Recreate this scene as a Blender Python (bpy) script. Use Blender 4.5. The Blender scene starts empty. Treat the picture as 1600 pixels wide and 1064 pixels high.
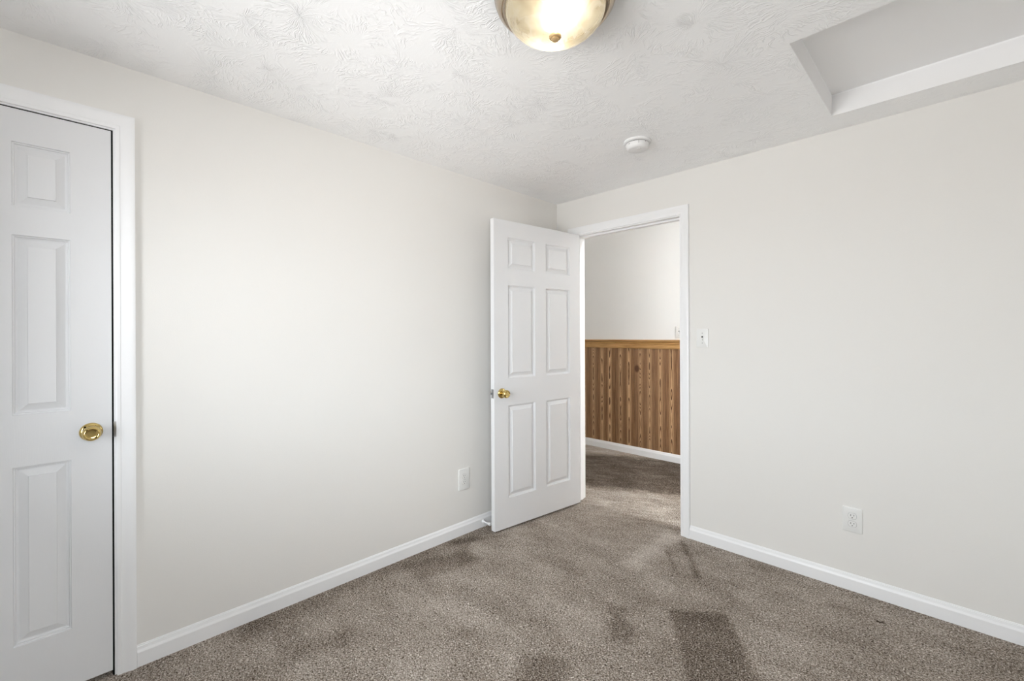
import bpy, bmesh, math, random
from mathutils import Vector, Matrix

# ------------------------------------------------------------------ camera, world, daylight, exposure
S = bpy.context.scene
COL = S.collection
H = 2.29                                   # ceiling height
XR, YR = 2.76, -3.39                       # right wall / rear wall planes (left wall x=0, back wall y=0)
WT = 0.115                                 # wall thickness

TH = 0.784177514920421
ROLL = 0.004
cam_d = bpy.data.cameras.new('camera')
cam = bpy.data.objects.new('camera', cam_d)
COL.objects.link(cam)
Rv = Vector((math.cos(TH), math.sin(TH), 0)); Fv = Vector((-math.sin(TH), math.cos(TH), 0)); Zv = Vector((0, 0, 1))
cx_ = Rv * math.cos(ROLL) - Zv * math.sin(ROLL)
cy_ = Rv * math.sin(ROLL) + Zv * math.cos(ROLL)
m = Matrix.Identity(4)
for i in range(3):
    m[i][0] = cx_[i]; m[i][1] = cy_[i]; m[i][2] = -Fv[i]
m.translation = Vector((2.240816, -2.751398, 1.268767))
cam.matrix_world = m
cam_d.sensor_fit = 'HORIZONTAL'; cam_d.sensor_width = 36.0
cam_d.lens = 36.0 * 700.117 / 1600.0
cam_d.shift_x = 0.0
cam_d.shift_y = -(532.0 - 522.7485) / 1600.0
cam_d.clip_start = 0.02
S.camera = cam

S.view_settings.view_transform = 'Standard'
S.view_settings.look = 'None'
S.view_settings.gamma = 1.0
S.view_settings.use_curve_mapping = False
S.view_settings.exposure = 0.0
S.cycles.max_bounces = 16
S.cycles.diffuse_bounces = 12
S.cycles.glossy_bounces = 6
S.cycles.transparent_max_bounces = 8
S.cycles.transmission_bounces = 8
S.cycles.caustics_reflective = False
S.cycles.caustics_refractive = False

world = bpy.data.worlds.new('daylight')
S.world = world
world.use_nodes = True
wb = world.node_tree.nodes['Background']
SKY = 15.5
GROUND = 0.75                  # pale sunlit ground outside, relative to the overcast sky
wt_ = world.node_tree
wtc = wt_.nodes.new('ShaderNodeTexCoord'); wsp = wt_.nodes.new('ShaderNodeSeparateXYZ')
wmr = wt_.nodes.new('ShaderNodeMapRange'); wmr.inputs[1].default_value = -0.02; wmr.inputs[2].default_value = 0.02
wmx = wt_.nodes.new('ShaderNodeMix'); wmx.data_type = 'RGBA'
wmx.inputs[6].default_value = (0.97 * GROUND, 0.97 * GROUND, 0.97 * GROUND, 1)
wmx.inputs[7].default_value = (0.90, 0.955, 1.0, 1)
wt_.links.new(wtc.outputs['Generated'], wsp.inputs[0]); wt_.links.new(wsp.outputs[2], wmr.inputs[0])
wt_.links.new(wmr.outputs[0], wmx.inputs[0]); wt_.links.new(wmx.outputs[2], wb.inputs['Color'])
wb.inputs['Strength'].default_value = SKY

PORTALS = []
WIN = [('unseen_window_1', 'y', YR, 0.40, 1.90, 0.80, 2.02),       # wall axis, plane, from, to, sill, head
       ('unseen_window_2', 'x', XR, -3.22, -2.45, 0.90, 1.90)]
for nm, ax, pl, a0, a1, z0, z1 in WIN:
    ld = bpy.data.lights.new(nm + '_daylight_portal', 'AREA')
    ld.shape = 'RECTANGLE'; ld.size = a1 - a0; ld.size_y = z1 - z0
    ld.cycles.is_portal = True
    lo = bpy.data.objects.new(nm + '_daylight_portal', ld)
    COL.objects.link(lo)
    if ax == 'y':
        lo.location = ((a0 + a1) / 2, pl - WT - 0.02, (z0 + z1) / 2)
        lo.rotation_euler = (math.radians(90), 0, math.radians(0))
    else:
        lo.location = (pl + WT + 0.02, (a0 + a1) / 2, (z0 + z1) / 2)
        lo.rotation_euler = (math.radians(90), 0, math.radians(90))
    PORTALS.append(lo)

LAMP_W = 7.0          # watts of each bulb inside the room's ceiling lamp
HALL_W = 860.0         # the unseen lamp added for the hall
BOWL_S = 0.083

# ------------------------------------------------------------------ helpers
def tag(o, label=None, cat=None, group=None, kind=None):
    if label: o['label'] = label
    if cat: o['category'] = cat
    if group: o['group'] = group
    if kind: o['kind'] = kind
    return o

def obj(name, bm, mat, parent=None, smooth=False, bevel=0.0, auto=None):
    me = bpy.data.meshes.new(name)
    bmesh.ops.recalc_face_normals(bm, faces=bm.faces[:])
    bm.to_mesh(me); bm.free()
    if smooth:
        for p in me.polygons: p.use_smooth = True
    me.materials.append(mat)
    o = bpy.data.objects.new(name, me)
    COL.objects.link(o)
    if parent is not None: o.parent = parent
    if bevel:
        b = o.modifiers.new('bevel', 'BEVEL'); b.width = bevel; b.segments = 2
        b.limit_method = 'ANGLE'; b.angle_limit = math.radians(40)
    if smooth and auto:
        me.set_sharp_from_angle(angle=math.radians(auto))
    return o

def empty(name, loc=(0, 0, 0), rz=0.0):
    o = bpy.data.objects.new(name, None)
    COL.objects.link(o)
    o.location = loc; o.rotation_euler = (0, 0, rz)
    o.empty_display_size = 0.05
    return o

def box(bm, x0, x1, y0, y1, z0, z1):
    v = [bm.verts.new(p) for p in ((x0, y0, z0), (x1, y0, z0), (x1, y1, z0), (x0, y1, z0),
                                   (x0, y0, z1), (x1, y0, z1), (x1, y1, z1), (x0, y1, z1))]
    for f in ((0, 3, 2, 1), (4, 5, 6, 7), (0, 1, 5, 4), (1, 2, 6, 5), (2, 3, 7, 6), (3, 0, 4, 7)):
        bm.faces.new([v[i] for i in f])
    return v

def boxes(*bs):
    bm = bmesh.new()
    for b in bs: box(bm, *b)
    return bm

def loft(bm, rings, closed=True, cap=True):
    """rings: lists of points with equal length; quads between neighbouring rings"""
    vs = [[bm.verts.new(p) for p in r] for r in rings]
    n = len(vs[0])
    for a, b in zip(vs[:-1], vs[1:]):
        for i in range(n if closed else n - 1):
            j = (i + 1) % n
            bm.faces.new((a[i], a[j], b[j], b[i]))
    if cap and closed:
        bm.faces.new(list(reversed(vs[0]))); bm.faces.new(vs[-1])
    return vs

def lathe(bm, prof, seg=48, axis='z', origin=(0, 0, 0)):
    """prof: (r, h) pairs; revolved about the axis; r = 0 closes to a point"""
    o = Vector(origin)
    def P(r, h, a):
        c, s = r * math.cos(a), r * math.sin(a)
        if axis == 'z': return o + Vector((c, s, h))
        if axis == 'y': return o + Vector((c, h, s))
        return o + Vector((h, c, s))
    prev = None
    for r, h in prof:
        if r < 1e-6: cur = [bm.verts.new(P(0, h, 0))]
        else: cur = [bm.verts.new(P(r, h, 2 * math.pi * i / seg)) for i in range(seg)]
        if prev is not None:
            for i in range(seg):
                j = (i + 1) % seg
                if len(prev) == 1 and len(cur) == 1: continue
                if len(prev) == 1: bm.faces.new((prev[0], cur[j], cur[i]))
                elif len(cur) == 1: bm.faces.new((prev[i], prev[j], cur[0]))
                else: bm.faces.new((prev[i], prev[j], cur[j], cur[i]))
        prev = cur
    return bm

# ------------------------------------------------------------------ node helpers
class NT:
    def __init__(self, name):
        self.m = bpy.data.materials.new(name); self.m.use_nodes = True
        self.t = self.m.node_tree; self.n = self.t.nodes; self.l = self.t.links
        self.n.clear()
        self.out = self.n.new('ShaderNodeOutputMaterial')
        self.p = self.n.new('ShaderNodeBsdfPrincipled')
        self.l.new(self.p.outputs[0], self.out.inputs['Surface'])
        self.co = self.n.new('ShaderNodeTexCoord').outputs['Object']
    def put(self, sock, v):
        if hasattr(v, 'is_output') or isinstance(v, bpy.types.NodeSocket): self.l.new(v, sock)
        else: sock.default_value = v
    def math(self, op, a, b=0.0, c=0.0, clamp=False):
        n = self.n.new('ShaderNodeMath'); n.operation = op; n.use_clamp = clamp
        self.put(n.inputs[0], a); self.put(n.inputs[1], b); self.put(n.inputs[2], c)
        return n.outputs[0]
    def vmath(self, op, a, b=(0, 0, 0)):
        n = self.n.new('ShaderNodeVectorMath'); n.operation = op
        self.put(n.inputs[0], a)
        if op != 'LENGTH': self.put(n.inputs[1], b)
        return n.outputs['Value' if op in ('LENGTH', 'DOT_PRODUCT', 'DISTANCE') else 0]
    def sep(self, v):
        n = self.n.new('ShaderNodeSeparateXYZ'); self.put(n.inputs[0], v); return n.outputs
    def comb(self, x, y, z):
        n = self.n.new('ShaderNodeCombineXYZ')
        for i, v in enumerate((x, y, z)): self.put(n.inputs[i], v)
        return n.outputs[0]
    def noise(self, vec, scale, detail=2.0, rough=0.5, dist=0.0, col=False):
        n = self.n.new('ShaderNodeTexNoise')
        self.put(n.inputs['Vector'], vec); self.put(n.inputs['Scale'], scale)
        n.inputs['Detail'].default_value = detail; n.inputs['Roughness'].default_value = rough
        n.inputs['Distortion'].default_value = dist
        return n.outputs['Color' if col else 'Fac']
    def white(self, w):
        n = self.n.new('ShaderNodeTexWhiteNoise'); n.noise_dimensions = '1D'
        self.put(n.inputs['W'], w); return n.outputs['Value']
    def voro(self, vec, scale, feat='F1'):
        n = self.n.new('ShaderNodeTexVoronoi'); n.feature = feat
        self.put(n.inputs['Vector'], vec); n.inputs['Scale'].default_value = scale
        return n.outputs
    def ramp(self, fac, stops, interp='LINEAR'):
        n = self.n.new('ShaderNodeValToRGB'); self.put(n.inputs[0], fac)
        e = n.color_ramp.elements; n.color_ramp.interpolation = interp
        while len(e) > 1: e.remove(e[-1])
        e[0].position, e[0].color = stops[0][0], (*stops[0][1], 1) if len(stops[0][1]) == 3 else stops[0][1]
        for p, c in stops[1:]:
            x = e.new(p); x.color = (*c, 1) if len(c) == 3 else c
        return n.outputs[0]
    def mix(self, fac, a, b, mode='MIX'):
        n = self.n.new('ShaderNodeMix'); n.data_type = 'RGBA'; n.blend_type = mode
        self.put(n.inputs['Factor'], fac)
        for s, v in ((n.inputs[6], a), (n.inputs[7], b)):
            if isinstance(v, tuple): v = (*v, 1) if len(v) == 3 else v
            self.put(s, v)
        return n.outputs[2]
    def step(self, v, lo, hi):
        n = self.n.new('ShaderNodeMapRange'); n.interpolation_type = 'SMOOTHSTEP'
        self.put(n.inputs[0], v); n.inputs[1].default_value = lo; n.inputs[2].default_value = hi
        return n.outputs[0]
    def bump(self, height, dist, strength=1.0, normal=None):
        n = self.n.new('ShaderNodeBump'); self.put(n.inputs['Height'], height)
        n.inputs['Distance'].default_value = dist; n.inputs['Strength'].default_value = strength
        if normal is not None: self.l.new(normal, n.inputs['Normal'])
        return n.outputs[0]
    def set(self, **k):
        names = dict(color='Base Color', rough='Roughness', metal='Metallic', spec='Specular IOR Level', normal='Normal')
        for a, v in k.items():
            s = self.p.inputs[names[a]]
            if isinstance(v, tuple) and len(v) == 3: v = (*v, 1)
            self.put(s, v)
        return self.m

def plain(name, color, rough=0.5, metal=0.0, spec=0.5):
    return NT(name).set(color=color, rough=rough, metal=metal, spec=spec)

# ------------------------------------------------------------------ materials
def mat_wall(name, col):
    t = NT(name)
    n = t.noise(t.co, 260.0, 2.0, 0.6)
    big = t.noise(t.co, 1.3, 2.0, 0.5)
    c = t.mix(t.math('MULTIPLY', big, 0.25), col, tuple(x * 0.965 for x in col))
    return t.set(color=c, rough=0.62, spec=0.3, normal=t.bump(n, 0.0006, 0.5))
M_wall = mat_wall('wall_paint', (0.782, 0.770, 0.745))
M_hallwall = mat_wall('hall_wall_paint', (0.81, 0.805, 0.79))

def mat_ceiling():
    t = NT('stomped_ceiling_plaster')
    co = t.co
    total = None
    for k, (sc, off, freq) in enumerate(((3.1, (0, 0, 0), 8.0), (3.7, (5.3, 2.1, 0), 9.0))):
        p = t.vmath('ADD', co, off)
        wob = t.noise(p, 7.0, 2.0, 0.5, col=True)
        wob = t.vmath('MULTIPLY', t.vmath('SUBTRACT', wob, (0.5, 0.5, 0.5)), (0.11, 0.11, 0))
        p2 = t.vmath('MULTIPLY', t.vmath('ADD', p, wob), (1, 1, 0))
        v = t.voro(p2, sc)
        d = t.vmath('SUBTRACT', p2, v['Position'])
        x, y, _ = t.sep(d)
        ang = t.math('ARCTAN2', y, x)
        r = t.vmath('LENGTH', d)
        cr = t.sep(v['Color'])[0]
        vec = t.comb(t.math('MULTIPLY', ang, freq), t.math('MULTIPLY', r, 16.0), t.math('MULTIPLY', cr, 91.0))
        n = t.noise(vec, 1.0, 2.0, 0.55)
        ridge = t.math('SUBTRACT', 1.0, t.math('ABSOLUTE', t.math('MULTIPLY', t.math('SUBTRACT', n, 0.53), 13.0)), clamp=True)
        fade = t.math('MULTIPLY', t.step(t.noise(p, 9.0, 2.0, 0.5), 0.40, 0.62), t.step(r, 0.05, 0.13))
        ridge = t.math('MULTIPLY', ridge, fade)
        total = ridge if total is None else t.math('MAXIMUM', total, ridge)
    fine = t.noise(co, 170.0, 2.0, 0.5)
    hgt = t.math('ADD', total, t.math('MULTIPLY', fine, 0.12))
    return t.set(color=(0.925, 0.929, 0.934), rough=0.75, spec=0.2, normal=t.bump(hgt, 0.0026, 0.6))
M_ceil = mat_ceiling()

def mat_trim(name='white_trim_paint', grain=False, col=(0.745, 0.751, 0.764)):
    t = NT(name)
    if grain:
        v = t.vmath('MULTIPLY', t.co, (1.0, 1.0, 0.035))
        n = t.noise(v, 520.0, 3.0, 0.6, 0.4)
        return t.set(color=col, rough=0.42, spec=0.4, normal=t.bump(n, 0.0006, 0.35))
    n = t.noise(t.co, 60.0, 2.0, 0.5)
    return t.set(color=col, rough=0.38, spec=0.45, normal=t.bump(n, 0.0006, 0.3))
M_trim = mat_trim(col=(0.86, 0.865, 0.875))
M_door = mat_trim('white_door_paint', True)
M_plate = plain('white_plastic', (0.78, 0.78, 0.765), 0.32)
M_plate2 = plain('white_receptacle_plastic', (0.80, 0.80, 0.785), 0.3)
M_hole = plain('dark_slot', (0.02, 0.018, 0.016), 0.6)
M_detector = plain('white_detector_plastic', (0.80, 0.80, 0.80), 0.4)
M_brass = plain('polished_brass', (0.66, 0.50, 0.20), 0.07, 1.0)
M_satin = plain('satin_nickel', (0.50, 0.42, 0.33), 0.26, 1.0)
M_gap = plain('black_gap_shade', (0.006, 0.006, 0.006), 0.9, 0.0, 0.1)
M_absorber = plain('black_light_absorber', (0.006, 0.0055, 0.005), 0.9, 0.0, 0.0)
M_finial = plain('tan_finial', (0.52, 0.36, 0.18), 0.45, 0.3)
M_steel = plain('dull_steel', (0.36, 0.36, 0.36), 0.38, 1.0)
M_darksteel = plain('dark_steel', (0.10, 0.10, 0.10), 0.45, 0.8)
M_rubber = plain('white_rubber', (0.78, 0.78, 0.78), 0.6)
M_hatch = plain('flat_white_hatch_paint', (0.88, 0.88, 0.885), 0.7, 0.0, 0.2)
M_dark = plain('closet_interior', (0.05, 0.05, 0.05), 0.9)

def mat_carpet():
    t = NT('brown_frieze_carpet')
    co = t.co
    warp = t.vmath('ADD', co, t.vmath('MULTIPLY', t.vmath('SUBTRACT', t.noise(co, 90.0, 2.0, 0.5, col=True), (0.5, 0.5, 0.5)), (0.020, 0.020, 0)))
    a = t.noise(warp, 185.0, 3.0, 0.65)
    b = t.noise(warp, 400.0, 2.0, 0.6)
    f = t.math('ADD', t.math('MULTIPLY', a, 0.62), t.math('MULTIPLY', b, 0.38))
    # nap: brushed patches left by the vacuum cleaner
    x, y, z = t.sep(co)
    wob = t.math('MULTIPLY', t.math('SUBTRACT', t.noise(co, 5.0, 3.0, 0.6), 0.5), 0.16)
    fine = t.math('MULTIPLY', t.math('SUBTRACT', t.noise(co, 22.0, 2.0, 0.6), 0.5), 0.05)
    wob = t.math('ADD', wob, fine)
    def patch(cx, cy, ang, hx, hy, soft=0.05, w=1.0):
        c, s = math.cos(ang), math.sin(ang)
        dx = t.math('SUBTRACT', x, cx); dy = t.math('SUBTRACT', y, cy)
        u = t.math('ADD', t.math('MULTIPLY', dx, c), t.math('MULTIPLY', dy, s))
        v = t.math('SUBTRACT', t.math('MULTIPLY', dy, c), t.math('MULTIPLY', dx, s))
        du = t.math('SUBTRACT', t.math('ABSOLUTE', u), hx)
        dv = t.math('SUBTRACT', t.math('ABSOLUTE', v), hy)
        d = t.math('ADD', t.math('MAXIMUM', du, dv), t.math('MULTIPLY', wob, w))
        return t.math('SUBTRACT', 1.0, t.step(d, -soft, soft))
    nap = 0.0
    for args, amt in NAP:
        nap = t.math('ADD', nap, t.math('MULTIPLY', patch(*args), amt))
    cloud = t.math('MULTIPLY', t.math('SUBTRACT', t.noise(t.vmath('MULTIPLY', co, (1, 1.8, 1)), 3.2, 3.0, 0.6), 0.5), 0.10)
    nap = t.math('ADD', nap, cloud)
    f2 = t.math('ADD', f, nap)
    lines = t.noise(t.comb(t.math('ADD', t.math('MULTIPLY', x, 1.3), t.math('MULTIPLY', y, 0.65)), t.math('ADD', t.math('MULTIPLY', x, -5.0), t.math('MULTIPLY', y, 10.0)), 0.0), 2.4, 4.0, 0.7)
    f2 = t.math('ADD', f2, t.math('MULTIPLY', t.math('MULTIPLY', t.math('SUBTRACT', lines, 0.5), 0.12), t.step(y, -0.55, 0.2)))
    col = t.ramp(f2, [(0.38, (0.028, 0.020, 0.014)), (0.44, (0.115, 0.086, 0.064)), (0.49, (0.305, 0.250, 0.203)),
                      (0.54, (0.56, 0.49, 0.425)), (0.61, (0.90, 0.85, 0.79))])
    return t.set(color=col, rough=0.95, spec=0.1, normal=t.bump(f, 0.010, 0.9))
# centre, angle, half sizes, edge softness, wobble -> how far the nap there lies dark (-) or light (+)
NAP = [((1.68, -1.12, -0.955, 0.50, 0.128, 0.022, 0.22), -0.042),
       ((1.155, -0.245, -0.955, 0.21, 0.014, 0.022, 0.25), -0.042),
       ((1.10, -0.353, -0.955, 0.12, 0.010, 0.020, 0.25), -0.038),
       ((1.18, -1.03, -0.955, 0.13, 0.045, 0.040, 0.7), -0.040),
       ((1.16, -1.52, -0.955, 0.13, 0.090, 0.040, 0.5), -0.042),
       ((0.21, -1.26, 1.40, 0.19, 0.085, 0.050, 0.7), -0.040),
       ((0.13, -0.92, 1.07, 0.17, 0.018, 0.035, 0.6), -0.038),
       ((0.39, -2.01, 1.30, 0.12, 0.050, 0.060, 0.8), -0.030),
       ((0.05, -1.30, 1.571, 0.90, 0.060, 0.060, 0.6), -0.030),
       ((0.96, -0.28, 1.571, 0.28, 0.050, 0.050, 0.5), 0.045),
       ((1.994, -0.219, 0.3, 0.012, 0.006, 0.008, 0.05), -0.16),
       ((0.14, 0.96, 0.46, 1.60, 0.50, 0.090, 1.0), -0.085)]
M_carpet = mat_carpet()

PL0, PLP = 0.157, 0.1157        # plank pitch of the hall panelling
def mat_panelling():
    t = NT('knotty_pine_panelling')
    x, y, z = t.sep(t.co)
    q = t.math('DIVIDE', t.math('SUBTRACT', x, PL0), PLP)
    idx = t.math('FLOOR', q)
    u = t.math('SUBTRACT', t.math('FRACT', q), 0.5)
    r1 = t.white(t.math('ADD', idx, 0.37)); r2 = t.white(t.math('ADD', idx, 11.71)); r3 = t.white(t.math('ADD', idx, 71.3))
    u = t.math('ADD', u, t.math('MULTIPLY', t.math('SUBTRACT', r2, 0.5), 0.25))
    n = t.noise(t.comb(t.math('MULTIPLY', x, 1.2), t.math('MULTIPLY', idx, 7.3), t.math('MULTIPLY', z, 2.3)), 1.0, 2.0, 0.5)
    wig = t.noise(t.comb(t.math('MULTIPLY', x, 60.0), idx, t.math('MULTIPLY', z, 14.0)), 1.0, 2.0, 0.5)
    uu = t.math('MULTIPLY', u, u)
    v = t.math('ADD', t.math('MULTIPLY', uu, t.math('ADD', 18.0, t.math('MULTIPLY', r1, 14.0))), t.math('MULTIPLY', n, t.math('ADD', 5.0, t.math('MULTIPLY', r3, 7.0))))
    v = t.math('ADD', v, t.math('MULTIPLY', wig, 0.14))
    s = t.math('FRACT', t.math('MULTIPLY', v, 1.7))          # saw-tooth rings: soft light side, hard dark side
    ring = t.math('POWER', s, 1.7)
    heart = t.math('SUBTRACT', 1.0, t.step(t.math('ABSOLUTE', u), 0.17, 0.27))
    fib = t.noise(t.comb(t.math('MULTIPLY', x, 170.0), 0.0, t.math('MULTIPLY', z, 3.0)), 1.0, 4.0, 0.7)
    edge = t.ramp(t.math('ADD', t.math('MULTIPLY', fib, 0.9), t.math('MULTIPLY', ring, 0.12)), [(0.30, (0.40, 0.235, 0.122)), (0.47, (0.235, 0.120, 0.055)), (0.60, (0.125, 0.060, 0.027)), (0.74, (0.05, 0.023, 0.011))])
    core = t.ramp(ring, [(0.0, (0.62, 0.40, 0.22)), (0.42, (0.50, 0.30, 0.15)), (0.62, (0.13, 0.058, 0.024)), (1.0, (0.022, 0.009, 0.004))])
    c = t.mix(t.math('MULTIPLY', heart, t.math('ADD', 0.6, t.math('MULTIPLY', r2, 0.4))), edge, core)
    c = t.mix(t.math('MULTIPLY', r3, 0.28), c, (0.27, 0.165, 0.095))
    # one knot
    kd = t.vmath('LENGTH', t.comb(t.math('SUBTRACT', x, -0.160), 0.0, t.math('MULTIPLY', t.math('SUBTRACT', z, 0.905), 0.75)))
    kn = t.math('SUBTRACT', 1.0, t.step(t.math('ADD', kd, t.math('MULTIPLY', fib, 0.02)), 0.026, 0.048))
    c = t.mix(t.math('MULTIPLY', kn, 0.9), c, (0.075, 0.027, 0.012))
    return t.set(color=c, rough=0.5, spec=0.35, normal=t.bump(fib, 0.0008, 0.5))
M_panel = mat_panelling()

def mat_rail():
    t = NT('golden_oak_rail')
    x, y, z = t.sep(t.co)
    f = t.noise(t.comb(t.math('MULTIPLY', x, 5.0), t.math('MULTIPLY', y, 200.0), t.math('MULTIPLY', z, 200.0)), 1.0, 3.0, 0.6)
    c = t.ramp(f, [(0.3, (0.22, 0.11, 0.035)), (0.5, (0.42, 0.235, 0.085)), (0.7, (0.55, 0.33, 0.14))])
    return t.set(color=c, rough=0.38, spec=0.45)
M_rail = mat_rail()

def mat_bowl():
    t = NT('alabaster_glass')
    n0 = t.noise(t.co, 7.0, 3.0, 0.5, 1.6)
    vein = t.math('ABSOLUTE', t.math('SUBTRACT', n0, 0.5))
    vein = t.math('SUBTRACT', 1.0, t.step(vein, 0.0, 0.045))
    blot = t.noise(t.co, 11.0, 2.0, 0.5, 0.6)
    c = t.mix(t.step(blot, 0.40, 0.68), (0.97, 0.91, 0.74), (0.74, 0.66, 0.50))
    c = t.mix(t.math('MULTIPLY', vein, 0.6), c, (1.0, 0.97, 0.88))
    # dense amber glass: most of the bulbs' light passes straight through, a little is scattered
    c2 = t.mix(1.0, c, (BOWL_S, BOWL_S, BOWL_S), 'MULTIPLY')
    tr = t.n.new('ShaderNodeBsdfTranslucent'); t.put(tr.inputs['Color'], c2)
    tp = t.n.new('ShaderNodeBsdfTransparent'); tp.inputs['Color'].default_value = (1, 1, 1, 1)
    gl = t.n.new('ShaderNodeBsdfGlossy'); gl.inputs['Roughness'].default_value = 0.08
    m1 = t.n.new('ShaderNodeMixShader'); m1.inputs[0].default_value = 0.12
    t.l.new(tr.outputs[0], m1.inputs[1]); t.l.new(tp.outputs[0], m1.inputs[2])
    fr = t.n.new('ShaderNodeFresnel'); fr.inputs[0].default_value = 1.3
    m2 = t.n.new('ShaderNodeMixShader')
    t.l.new(fr.outputs[0], m2.inputs[0]); t.l.new(m1.outputs[0], m2.inputs[1]); t.l.new(gl.outputs[0], m2.inputs[2])
    t.l.new(m2.outputs[0], t.out.inputs['Surface'])
    return t.m
M_bowl = mat_bowl()
def mat_bulb():
    t = NT('lit_bulb')
    t.p.inputs['Base Color'].default_value = (0.04, 0.04, 0.04, 1)
    t.p.inputs['Emission Color'].default_value = (1.0, 0.86, 0.62, 1)
    t.p.inputs['Emission Strength'].default_value = 3.0
    return t.m
M_bulb = mat_bulb()
def mat_glass():
    t = NT('window_glass')
    tr = t.n.new('ShaderNodeBsdfTransparent'); gl = t.n.new('ShaderNodeBsdfGlossy'); gl.inputs['Roughness'].default_value = 0.02
    fr = t.n.new('ShaderNodeFresnel'); fr.inputs[0].default_value = 1.45
    mx = t.n.new('ShaderNodeMixShader')
    t.l.new(fr.outputs[0], mx.inputs[0]); t.l.new(tr.outputs[0], mx.inputs[1]); t.l.new(gl.outputs[0], mx.inputs[2])
    t.l.new(mx.outputs[0], t.out.inputs['Surface'])
    return t.m
M_glass = mat_glass()

# ------------------------------------------------------------------ the setting
def struct(name, bm, mat, label=None, parent=None, **k):
    o = obj(name, bm, mat, parent, **k)
    if parent is None: o['kind'] = 'structure'
    if label: o['label'] = label
    return o

HY0, HY1 = WT, 1.52           # hall between the back wall and the hall wall
HX0, HX1 = -1.9, 3.1
# door openings (jamb faces)
CY0, CY1, CZ = -3.236, -2.617, 2.039      # closet door opening in the left wall
DX0, DX1, DZ = 0.181, 0.993, 2.012        # room door opening in the back wall
JT = 0.018

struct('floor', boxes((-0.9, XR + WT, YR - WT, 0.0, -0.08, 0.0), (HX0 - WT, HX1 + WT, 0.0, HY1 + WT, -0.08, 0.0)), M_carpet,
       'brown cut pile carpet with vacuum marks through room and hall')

# ceiling with the attic opening
RX0, RX1, RY0, RY1 = 1.820, 2.585, -0.941, -0.193
RD = 0.092
CT = 0.10
struct('ceiling', boxes((-WT, RX0, YR - WT, 0, H, H + CT), (RX0, RX1, YR - WT, RY0, H, H + CT),
                        (RX0, RX1, RY1, 0, H, H + CT), (RX1, XR + WT, YR - WT, 0, H, H + CT)), M_ceil,
       'white ceiling with stomped brush texture')
HH = 2.46
struct('ceiling_hall', boxes((HX0 - WT, HX1 + WT, 0.04, HY1 + WT, HH, HH + CT)), M_ceil)
# lining of the attic opening
lt = 0.016
struct('trim_1', boxes((RX0 - lt * 0, RX0 + 0.001, RY0, RY1, H, H + RD), (RX0, RX1, RY1 - 0.001, RY1, H, H + RD),
                       (RX1 - 0.001, RX1, RY0, RY1, H, H + RD), (RX0, RX1, RY0, RY0 + 0.001, H, H + RD)), M_hatch,
       'smooth white lining of the attic opening in the ceiling')
ah = obj('attic_hatch', boxes((RX0 - 0.02, RX1 + 0.02, RY0 - 0.02, RY1 + 0.02, H + CT, H + CT + 0.02)), M_hatch)
tag(ah, 'flat white attic access panel recessed in the textured ceiling', 'hatch')

# walls
struct('wall_left', boxes((-WT, 0, CY1 + JT, 0, 0, H), (-WT, 0, YR, CY0 - JT, 0, H), (-WT, 0, CY0 - JT, CY1 + JT, CZ + JT, H)), M_wall,
       'off-white painted wall with the closet door')
struct('wall_back', boxes((-WT, DX0 - JT, 0, WT, 0, 2.46), (DX1 + JT, XR + WT, 0, WT, 0, 2.46), (DX0 - JT, DX1 + JT, 0, WT, DZ + JT, 2.46)), M_wall,
       'off-white painted wall with the open doorway')
_, _, _, va0, va1, vz0, vz1 = WIN[1]
struct('wall_right', boxes((XR, XR + WT, YR, va0, 0, H), (XR, XR + WT, va1, 0, 0, H), (XR, XR + WT, va0, va1, 0, vz0), (XR, XR + WT, va0, va1, vz1, H)), M_wall)
_, _, _, wa0, wa1, wz0, wz1 = WIN[0]
struct('wall_rear', boxes((-WT, wa0, YR - WT, YR, 0, H), (wa1, XR + WT, YR - WT, YR, 0, H),
                          (wa0, wa1, YR - WT, YR, 0, wz0), (wa0, wa1, YR - WT, YR, wz1, H)), M_wall)
struct('wall_hall', boxes((HX0, HX1, HY1, HY1 + WT, 0, HH)), M_hallwall,
       'off-white upper wall of the hall seen through the doorway')
struct('wall_hall_left', boxes((HX0 - WT, HX0, WT, HY1, 0, HH), (HX0, -WT, WT - 0.02, WT, 0, HH)), M_hallwall)
struct('wall_hall_right', boxes((HX1, HX1 + WT, WT, HY1, 0, HH), (XR + WT, HX1, WT - 0.02, WT, 0, HH)), M_hallwall)
struct('wall_closet', boxes((-0.9, -0.8, YR, -2.2, 0, H), (-0.8, -WT, -2.3, -2.2, 0, H), (-0.8, -WT, YR - WT, YR, 0, H),
                            (-0.8, -WT, YR, -2.3, H - 0.05, H)), M_dark)

# two unseen windows added to let in daylight: frame, middle bar, pane
for nm, ax, pl, a0, a1, z0, z1 in WIN:
    ft = 0.045
    sg = -1 if ax == 'y' else 1
    d0, d1 = sorted((pl + sg * 0.02, pl + sg * WT))
    e0, e1 = sorted((pl + sg * 0.040, pl + sg * 0.075))
    g0, g1 = sorted((pl + sg * 0.056, pl + sg * 0.060))
    bs = [(a0, a0 + ft, d0, d1, z0, z1), (a1 - ft, a1, d0, d1, z0, z1), (a0 + ft, a1 - ft, d0, d1, z0, z0 + ft), (a0 + ft, a1 - ft, d0, d1, z1 - ft, z1),
          (a0 + ft, a1 - ft, e0, e1, (z0 + z1) / 2 - 0.018, (z0 + z1) / 2 + 0.018)]
    pb = (a0 + ft, a1 - ft, g0, g1, z0 + ft, z1 - ft)
    if ax == 'x':
        bs = [(q[2], q[3], q[0], q[1], q[4], q[5]) for q in bs]; pb = (pb[2], pb[3], pb[0], pb[1], pb[4], pb[5])
    wo = struct(nm, boxes(*bs), M_trim)
    obj('pane', boxes(pb), M_glass, wo)

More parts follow.
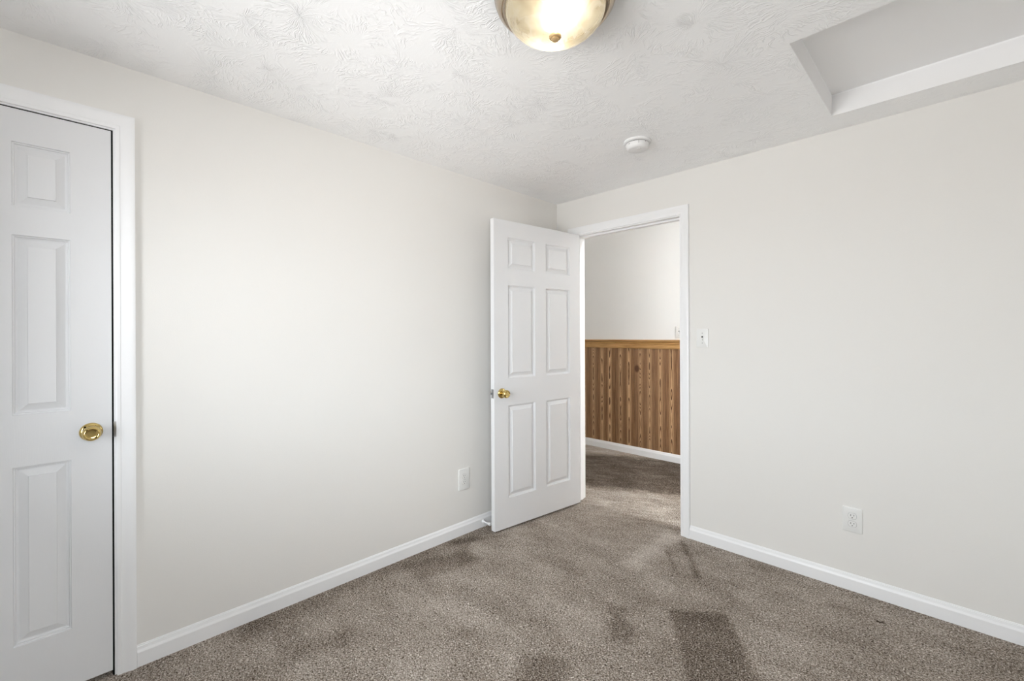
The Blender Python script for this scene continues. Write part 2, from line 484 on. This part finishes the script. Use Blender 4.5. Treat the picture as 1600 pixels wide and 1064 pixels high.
# baseboards: profile (out from wall, height)
BB = [(0, 0), (0.012, 0), (0.012, 0.054), (0.0112, 0.0565), (0.0080, 0.0640), (0.0062, 0.0715), (0.0058, 0.0745), (0.0035, 0.0760), (0.0028, 0.0790), (0.0, 0.0808)]
def base_run(bm, p, q, inward):
    """p,q: floor points on the wall plane; inward: unit vector into the room"""
    loft(bm, [[(e[0] + inward[0] * t, e[1] + inward[1] * t, z) for t, z in BB] for e in (p, q)])
CAS = [(0.0, 0.0), (0.0, 0.0085), (0.003, 0.0105), (0.012, 0.0115), (0.0135, 0.0100), (0.018, 0.0100), (0.030, 0.0125), (0.042, 0.0160), (0.052, 0.0165), (0.056, 0.0150), (0.057, 0.0)]
b = bmesh.new(); base_run(b, (0, CY1 + 0.063, 0), (0, 0, 0), (1, 0)); base_run(b, (0, YR, 0), (0, CY0 - 0.063, 0), (1, 0))
struct('baseboard_left', b, M_trim, 'white moulded baseboard along the wall with the closet door')
b = bmesh.new(); base_run(b, (0.0, 0, 0), (DX0 - 0.062, 0, 0), (0, -1)); base_run(b, (DX1 + 0.062, 0, 0), (XR, 0, 0), (0, -1))
struct('baseboard_back', b, M_trim, 'white moulded baseboard along the wall right of the doorway')
b = bmesh.new(); base_run(b, (XR, YR, 0), (XR, 0, 0), (-1, 0)); struct('baseboard_right', b, M_trim)
b = bmesh.new(); base_run(b, (0, YR, 0), (XR, YR, 0), (0, 1)); struct('baseboard_rear', b, M_trim)
b = bmesh.new(); base_run(b, (HX0, HY1 - 0.006, 0), (HX1, HY1 - 0.006, 0), (0, -1))
struct('baseboard_hall', b, M_trim, 'white baseboard under the wood panelling in the hall')

def casing(bm, a, c, zt, to_world, rev=0.006):
    """U of mitred casing round an opening a..c x 0..zt; to_world(s, out, z)"""
    rings = [[], [], [], []]
    for o, t in CAS:
        o = o + rev
        rings[0].append(to_world(a - o, t, 0.0)); rings[1].append(to_world(a - o, t, zt + o))
        rings[2].append(to_world(c + o, t, zt + o)); rings[3].append(to_world(c + o, t, 0.0))
    loft(bm, rings)

# closet door frame
b = bmesh.new(); casing(b, CY0, CY1, CZ, lambda s, t, z: (t, s, z))
tr = struct('trim_2', b, M_trim, 'white moulded casing round the closed closet door', smooth=True, auto=35)
b = boxes((-WT, 0, CY1, CY1 + JT, 0, CZ), (-WT, 0, CY0 - JT, CY0, 0, CZ), (-WT, 0, CY0 - JT, CY1 + JT, CZ, CZ + JT),
          (-0.075, -0.040, CY1 - 0.010, CY1, 0, CZ), (-0.075, -0.040, CY0, CY0 + 0.010, 0, CZ), (-0.075, -0.040, CY0, CY1, CZ - 0.010, CZ))
obj('jamb', b, M_trim, tr)
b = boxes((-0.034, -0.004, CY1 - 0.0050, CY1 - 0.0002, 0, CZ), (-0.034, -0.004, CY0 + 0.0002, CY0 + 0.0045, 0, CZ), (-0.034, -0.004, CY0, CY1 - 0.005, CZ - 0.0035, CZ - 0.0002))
obj('gap_shade_strip', b, M_gap, tr)  # black strips added to give the door gap its deep shade
# strike plate on the closet jamb, its lip wrapped over the jamb's edge
b = bmesh.new()
loft(b, [[(x, CY1 - 0.0008 + dy, z) for x, dy in ((-0.030, 0), (-0.030, 0.002), (0.0, 0.002), (0.0045, 0.0075), (0.0060, 0.0070), (0.002, 0.0), (0, -0.0005))]
         for z in (0.893, 0.899, 0.943, 0.949)])
sp = obj('strike_plate', b, M_steel, tr); sp['label'] = 'grey steel strike plate on the closet jamb'

# room door frame
b = bmesh.new(); casing(b, DX0, DX1, DZ, lambda s, t, z: (s, -t, z))
casing(b, DX0, DX1, DZ, lambda s, t, z: (s, WT + t, z))
tr = struct('trim_3', b, M_trim, 'white moulded casing round the open doorway', smooth=True, auto=35)
b = boxes((DX0 - JT, DX0, 0, WT, 0, DZ), (DX1, DX1 + JT, 0, WT, 0, DZ), (DX0 - JT, DX1 + JT, 0, WT, DZ, DZ + JT),
          (DX0, DX0 + 0.010, 0.040, 0.075, 0, DZ), (DX1 - 0.010, DX1, 0.040, 0.075, 0, DZ), (DX0 + 0.010, DX1 - 0.010, 0.040, 0.075, DZ - 0.011, DZ))
obj('jamb', b, M_trim, tr)

# hall panelling with V grooves, chair rail
b = bmesh.new()
zb, zt = 0.0, 1.125
pts = []
k0, k1 = int((HX0 - PL0) / PLP), int((HX1 - PL0) / PLP)
x = HX0; pts.append((HX0, 0.006))
for k in range(k0 + 1, k1 + 1):
    xk = PL0 + k * PLP
    if xk < HX0 + 0.01 or xk > HX1 - 0.01: continue
    pts += [(xk - 0.0035, 0.006), (xk, 0.0012), (xk + 0.0035, 0.006)]
pts.append((HX1, 0.006))
poly = [(x, HY1 - t) for x, t in pts] + [(HX1, HY1), (HX0, HY1)]
lo = [b.verts.new((x, y, zb)) for x, y in poly]; hi = [b.verts.new((x, y, zt)) for x, y in poly]
n = len(poly)
for i in range(n):
    j = (i + 1) % n
    b.faces.new((lo[i], lo[j], hi[j], hi[i]))
struct('trim_4', b, M_panel, 'brown knotty pine panelling on the lower hall wall')
RAIL = [(0, 1.118), (0.012, 1.118), (0.014, 1.122), (0.014, 1.156), (0.011, 1.162), (0.016, 1.166), (0.017, 1.172), (0.013, 1.178), (0.018, 1.188), (0.026, 1.192), (0.028, 1.200), (0.026, 1.208), (0, 1.210)]
b = bmesh.new(); loft(b, [[(x, HY1 - t, z) for t, z in RAIL] for x in (HX0, HX1)])
struct('trim_5', b, M_rail, 'golden brown wooden chair rail in the hall')

# ------------------------------------------------------------------ panel doors
STEP = [(0.0, 0.0), (0.0015, 0.0060), (0.0050, 0.0068), (0.0065, 0.0122), (0.0115, 0.0138), (0.0135, 0.0138), (0.0355, 0.0050), (0.0365, 0.0012)]
def panel_door(W, Hd, T, cols, rows):
    """slab with pressed raised panels on both faces; local x 0..W, y 0..T, z 0..Hd"""
    bm = bmesh.new()
    xs = sorted({0.0, W, *[v for c in cols for v in c]}); zs = sorted({0.0, Hd, *[v for r in rows for v in r]})
    for y, sgn in ((0.0, 1), (T, -1)):
        g = {(i, j): bm.verts.new((x, y, z)) for i, x in enumerate(xs) for j, z in enumerate(zs)}
        for i in range(len(xs) - 1):
            for j in range(len(zs) - 1):
                q = [g[i, j], g[i + 1, j], g[i + 1, j + 1], g[i, j + 1]]
                if (xs[i], xs[i + 1]) in cols and (zs[j], zs[j + 1]) in rows:
                    prev = q
                    for o, d in STEP[1:]:
                        cur = [bm.verts.new(p) for p in ((xs[i] + o, y + sgn * d, zs[j] + o), (xs[i + 1] - o, y + sgn * d, zs[j] + o),
                                                         (xs[i + 1] - o, y + sgn * d, zs[j + 1] - o), (xs[i] + o, y + sgn * d, zs[j + 1] - o))]
                        for k in range(4): bm.faces.new((prev[k], prev[(k + 1) % 4], cur[(k + 1) % 4], cur[k]))
                        prev = cur
                    bm.faces.new(prev)
                else:
                    bm.faces.new(q)
        if sgn == 1: g0 = g
        else: g1 = g
    nx, nz = len(xs) - 1, len(zs) - 1
    for i in range(nx):
        for j in (0, nz):
            bm.faces.new((g0[i, j], g0[i + 1, j], g1[i + 1, j], g1[i, j]))
    for j in range(nz):
        for i in (0, nx):
            bm.faces.new((g0[i, j], g0[i, j + 1], g1[i, j + 1], g1[i, j]))
    return bm

def knob_parts(parent, x, y, z, sgn, lock=False):
    """brass knob on a door face at local (x, y, z), pointing along sgn*y"""
    bm = bmesh.new()
    lathe(bm, [(0.0, 0.0), (0.0325, 0.0), (0.0325, sgn * 0.002), (0.0300, sgn * 0.006), (0.0230, sgn * 0.0095), (0.0130, sgn * 0.011), (0.0120, sgn * 0.011), (0.0, sgn * 0.011)], 48, 'y', (x, y, z))
    ro = obj('rosette', bm, M_brass, parent, smooth=True, auto=40)
    bm = bmesh.new()
    s = sgn
    prof = [(0.0, 0.010), (0.0115, 0.010), (0.0110, 0.020), (0.0125, 0.024), (0.0180, 0.029), (0.0235, 0.035), (0.0262, 0.042), (0.0262, 0.048), (0.0245, 0.0545), (0.0205, 0.0590), (0.0188, 0.0597), (0.0172, 0.0585), (0.0120, 0.0575), (0.0, 0.0580)]
    lathe(bm, [(r, s * h) for r, h in prof], 48, 'y', (x, y, z))
    kn = obj('knob', bm, M_brass, parent, smooth=True, auto=50); kn['label'] = 'polished brass knob'
    return ro, kn

# closet door: 24 inch six panel, shut
W1 = 0.608
d1 = panel_door(W1, 2.0135, 0.034, ((0.109, 0.249), (0.359, 0.499)), ((0.204, 0.807), (0.982, 1.590), (1.686, 1.903)))
door1 = struct('door_1', d1, M_door, 'closed white six panel closet door with brass knob at left')
door1['category'] = 'door'
# hinged at y = CY0 side; local x runs towards +Y, local y=0 is the room face
door1.location = (-0.002, CY1 - 0.0055 - W1, 0.0215)
door1.rotation_euler = (0, 0, math.radians(90))
# with rz=90: local x -> +Y, local y -> -X, so the room face (local y=0) looks at +X
knob_parts(door1, W1 - 0.057, 0.0, 0.899, -1)
obj('latch_plate', boxes((W1 - 0.0005, W1 + 0.001, 0.006, 0.028, 0.870, 0.928)), M_darksteel, door1)

# room door: 32 inch six panel, swung open
W2 = 0.800
T2 = 0.035
def mir(c): return tuple((round(W2 - b_, 5), round(W2 - a_, 5)) for a_, b_ in c)
cols2 = mir(((0.114, 0.351), (0.453, 0.692)))
d2 = panel_door(W2, 1.995, T2, cols2, ((0.190, 0.793), (0.969, 1.575), (1.681, 1.886)))
door2 = struct('door_2', d2, M_door, 'open white six panel door swung in towards the corner')
door2['category'] = 'door'
door2.location = (0.2002, -0.0194, 0.0150)
door2.rotation_euler = (0, 0, math.radians(-95.97))
knob_parts(door2, W2 - 0.061, T2, 0.876, 1)
knob_parts(door2, W2 - 0.061, 0.0, 0.876, -1)
b = boxes((W2 - 0.0005, W2 + 0.0012, 0.006, 0.029, 0.848, 0.905))
obj('latch_plate', b, M_steel, door2)['label'] = 'dull steel latch plate on the door edge'
b = bmesh.new()
loft(b, [[(W2 + 0.001, 0.010, z), (W2 + 0.001, 0.024, z), (W2 + 0.011, 0.012, z), (W2 + 0.010, 0.010, z)] for z in (0.870, 0.884)])
obj('latch_bolt', b, M_darksteel, door2)
for z in (0.18, 0.97, 1.77):
    b = bmesh.new()
    lathe(b, [(0, 0), (0.0055, 0), (0.0055, 0.088), (0.0035, 0.090), (0.0035, 0.093), (0, 0.094)], 16, 'z', (-0.004, -0.0058, z))
    box(b, -0.0018, -0.0002, -0.004, 0.030, z, z + 0.088)
    obj('hinge', b, M_brass, door2, smooth=True, auto=30)

# ------------------------------------------------------------------ ceiling lamp
def rpan():
    return [(0.0, 0.0), (0.176, 0.0), (0.1815, -0.003), (0.1830, -0.010), (0.1815, -0.018), (0.1770, -0.026), (0.1755, -0.034), (0.1705, -0.040),
            (0.1660, -0.044), (0.1620, -0.0475), (0.1590, -0.046), (0.1560, -0.050), (0.1510, -0.050), (0.1510, -0.044), (0.1510, -0.012), (0.0, -0.010)]
def ceiling_lamp(x, y, label, watts, col, zc=H, grp=None):
    t = empty('ceiling_lamp', (x, y, zc))
    tag(t, label, 'lamp', grp)
    bm = bmesh.new(); lathe(bm, rpan(), 96)
    obj('base_pan', bm, M_satin, t, smooth=True, auto=50)
    bm = bmesh.new(); lathe(bm, [(0.0, -0.0135), (0.1495, -0.0155), (0.1495, -0.044), (0.1503, -0.044), (0.1504, -0.0135)], 64)
    obj('pan_light_absorber', bm, M_absorber, t, smooth=True, auto=50)  # black liner added so the bulb-lit pan doesn't overbrighten the bowl
    bm = bmesh.new()
    R0, D0, z0 = 0.1500, 0.080, -0.047
    out = []
    for i in range(25):
        a = i / 24 * math.pi / 2
        out.append((R0 * math.cos(a) ** 0.86 if i < 24 else 0.0, z0 - D0 * math.sin(a) ** 1.1))
    lathe(bm, out, 96)
    obj('glass_bowl', bm, M_bowl, t, smooth=True)
    bm = bmesh.new()
    zb_ = z0 - D0
    lathe(bm, [(0, zb_ + 0.004), (0.0150, zb_ + 0.004), (0.0178, zb_ + 0.001), (0.0180, zb_ - 0.003), (0.0155, zb_ - 0.006), (0.0120, zb_ - 0.0065), (0.0115, zb_ - 0.010), (0.0080, zb_ - 0.013), (0, zb_ - 0.0140)], 32)
    obj('finial', bm, M_finial, t, smooth=True, auto=40)
    for a in (2.50, 2.50 + math.pi):
        px, py = 0.070 * math.cos(a), 0.070 * math.sin(a)
        bm = bmesh.new()
        lathe(bm, [(0, -0.015), (0.012, -0.015), (0.012, -0.024), (0.015, -0.028), (0.021, -0.037), (0.023, -0.045), (0.020, -0.054), (0.012, -0.060), (0, -0.062)], 24, 'z', (px, py, 0))
        obj('bulb', bm, M_bulb, t, smooth=True)
        ld = bpy.data.lights.new('bulb_light', 'POINT'); ld.energy = watts; ld.color = col; ld.shadow_soft_size = 0.015
        lo = bpy.data.objects.new('bulb_light', ld); COL.objects.link(lo)
        lo.parent = t; lo.location = (px, py, -0.069)
    return t
ceiling_lamp(1.385, -1.705, 'round ceiling lamp with glowing alabaster glass bowl and metal rim', LAMP_W, (1.0, 0.90, 0.74))

# hall lamp: unseen ceiling lamp added to brighten the hall
HL = ceiling_lamp(2.62, 0.36, 'unseen ceiling lamp added to light the hall beyond the doorway', HALL_W, (0.93, 0.97, 1.0), HH)

# ------------------------------------------------------------------ smoke detector
t = empty('smoke_detector', (1.035, -0.595, H))
tag(t, 'round white smoke detector on the ceiling', 'smoke detector')
bm = bmesh.new(); lathe(bm, [(0, 0), (0.070, 0), (0.0715, -0.003), (0.0710, -0.009), (0.0665, -0.0125), (0.060, -0.0130), (0, -0.0130)], 64)
obj('base_ring', bm, M_detector, t, smooth=True, auto=40)
bm = bmesh.new(); lathe(bm, [(0, -0.0125), (0.0555, -0.0125), (0.0555, -0.0165), (0, -0.0165)], 64)
obj('vent_gap', bm, M_hole, t, smooth=True, auto=40)
bm = bmesh.new(); lathe(bm, [(0, -0.0160), (0.0600, -0.0160), (0.0605, -0.0185), (0.0590, -0.0290), (0.0560, -0.0370), (0.0500, -0.0430), (0.0440, -0.0455), (0, -0.0460)], 64)
obj('cover', bm, M_detector, t, smooth=True, auto=50)
ang0 = math.atan2(-2.7514 + 0.595, 2.2408 - 1.035)
for da, hw, z0, z1 in ((-0.75, 0.055, -0.0255, -0.0235), (0.12, 0.012, -0.030, -0.0165), (0.75, 0.03, -0.021, -0.017)):
    bm = bmesh.new(); a = ang0 + da
    rr = [0.0606, 0.0590]
    loft(bm, [[(r * math.cos(q), r * math.sin(q), z) for r, z in ((0.0607, z1), (0.0602, z0), (0.0570, z0), (0.0570, z1))] for q in (a - hw, a, a + hw)])
    obj('vent_slot', bm, M_hole, t)
bm = bmesh.new(); lathe(bm, [(0, -0.0455), (0.0105, -0.0455), (0.0100, -0.0475), (0, -0.0478)], 24, 'z', (0.018, -0.012, 0))
obj('test_button', bm, M_plate2, t, smooth=True, auto=40)

# ------------------------------------------------------------------ plates on the walls (built facing -Y, then turned)
def rounded_plate(bm, w, h, t, r=0.004):
    """bevelled wall plate, back at y=0, front at y=-t, centred on x and z"""
    def ring(ww, hh, y, rr):
        out = []
        for cx, cz, a0 in ((ww / 2 - rr, hh / 2 - rr, 0), (-ww / 2 + rr, hh / 2 - rr, 90), (-ww / 2 + rr, -hh / 2 + rr, 180), (ww / 2 - rr, -hh / 2 + rr, 270)):
            for k in range(5):
                a = math.radians(a0 + 22.5 * k)
                out.append((cx + rr * math.cos(a), y, cz + rr * math.sin(a)))
        return out
    loft(bm, [ring(w, h, 0, r), ring(w, h, -t * 0.62, r), ring(w - 0.002, h - 0.002, -t * 0.88, r), ring(w - 0.006, h - 0.006, -t, r)])

def outlet(loc, rz, label, w, h):
    t = empty('electrical_outlet', loc, rz)
    tag(t, label, 'outlet', None)
    bm = bmesh.new(); rounded_plate(bm, w, h, 0.006)
    obj('cover_plate', bm, M_plate, t, smooth=True, auto=30)
    for s in (1, -1):
        zc = s * 0.0195
        bm = bmesh.new()
        ring = []
        for k in range(40):
            a = 2 * math.pi * k / 40
            x_, z_ = 0.0172 * math.cos(a), 0.0172 * math.sin(a)
            z_ = max(-0.0142, min(0.0142, z_))
            ring.append((x_, z_))
        loft(bm, [[(x_ * q, y_, zc + z_ * q) for x_, z_ in ring] for y_, q in ((-0.005, 1.0), (-0.0068, 1.0), (-0.0074, 0.95))])
        rec = obj('receptacle', bm, M_plate2, t, smooth=True, auto=30)
        for sx, hh in ((-0.0063, 0.0042), (0.0063, 0.0034)):
            bm = boxes((sx - 0.0011, sx + 0.0011, -0.0076, -0.0070, zc + 0.0035 - hh, zc + 0.0035 + hh))
            obj('slot', bm, M_hole, rec)
        bm = bmesh.new(); lathe(bm, [(0, -0.0070), (0.0024, -0.0070), (0.0024, -0.0076), (0, -0.0076)], 16, 'y', (0, 0, zc - 0.0078))
        obj('slot', bm, M_hole, rec)
        # shadow gap round the receptacle
        bm = bmesh.new()
        loft(bm, [[(x_ * 1.05, y_, zc + z_ * 1.06) for x_, z_ in ring] for y_ in (-0.0058, -0.0061)])
        obj('receptacle_gap', bm, M_steel, rec, smooth=True, auto=30)
    bm = bmesh.new(); lathe(bm, [(0, -0.0058), (0.0028, -0.0058), (0.0026, -0.0068), (0, -0.0070)], 16, 'y')
    obj('screw', bm, M_plate, t, smooth=True, auto=40)
    return t
outlet((1.866, 0, 0.348), 0, 'white duplex outlet low on the wall right of the doorway', 0.080, 0.121)
outlet((0, -0.947, 0.349), math.radians(90), 'white duplex outlet low on the wall left of the open door', 0.087, 0.132)

def switch(loc, rz, label, w=0.070, h=0.114):
    t = empty('light_switch', loc, rz)
    tag(t, label, 'light switch', None)
    bm = bmesh.new(); rounded_plate(bm, w, h, 0.006)
    obj('cover_plate', bm, M_plate, t, smooth=True, auto=30)
    obj('toggle_slot', boxes((-0.0052, 0.0052, -0.0063, -0.0055, -0.0118, 0.0118)), M_hole, t)
    bm = bmesh.new()
    loft(bm, [[(sx * (0.0042 - k * 0.0006), -0.006 - k * 0.011, z0_) for sx, z0_ in ((-1, -0.0085 - k * 0.004), (1, -0.0085 - k * 0.004), (1, 0.004 - k * 0.010), (-1, 0.004 - k * 0.010))] for k in (0.0, 0.55, 1.0)])
    obj('toggle', bm, M_plate2, t)
    for zz in (0.0300, -0.0300):
        bm = bmesh.new(); lathe(bm, [(0, -0.0058), (0.0030, -0.0058), (0.0027, -0.0068), (0, -0.0070)], 16, 'y', (0, 0, zz))
        obj('screw', bm, M_steel, t, smooth=True, auto=40)
    return t
switch((1.1355, 0, 1.2425), 0, 'white toggle light switch beside the doorway casing')
switch((0.297, HY1, 1.288), 0, 'white light switch in the hall just above the wooden rail', 0.072, 0.118)

# ------------------------------------------------------------------ door stop on the left baseboard
t = empty('door_stop', (0.012, -0.794, 0.036), 0)
tag(t, 'small white door stop on the baseboard behind the open door', 'door stop')
bm = bmesh.new(); lathe(bm, [(0, 0), (0.0125, 0), (0.0120, 0.003), (0.0075, 0.008), (0.0050, 0.013), (0.0048, 0.058), (0, 0.058)], 24, 'x')
obj('rod', bm, M_trim, t, smooth=True, auto=50)
bm = bmesh.new(); lathe(bm, [(0, 0.055), (0.0085, 0.055), (0.0100, 0.060), (0.0100, 0.068), (0.0080, 0.072), (0, 0.073)], 24, 'x')
obj('tip', bm, M_rubber, t, smooth=True, auto=50)
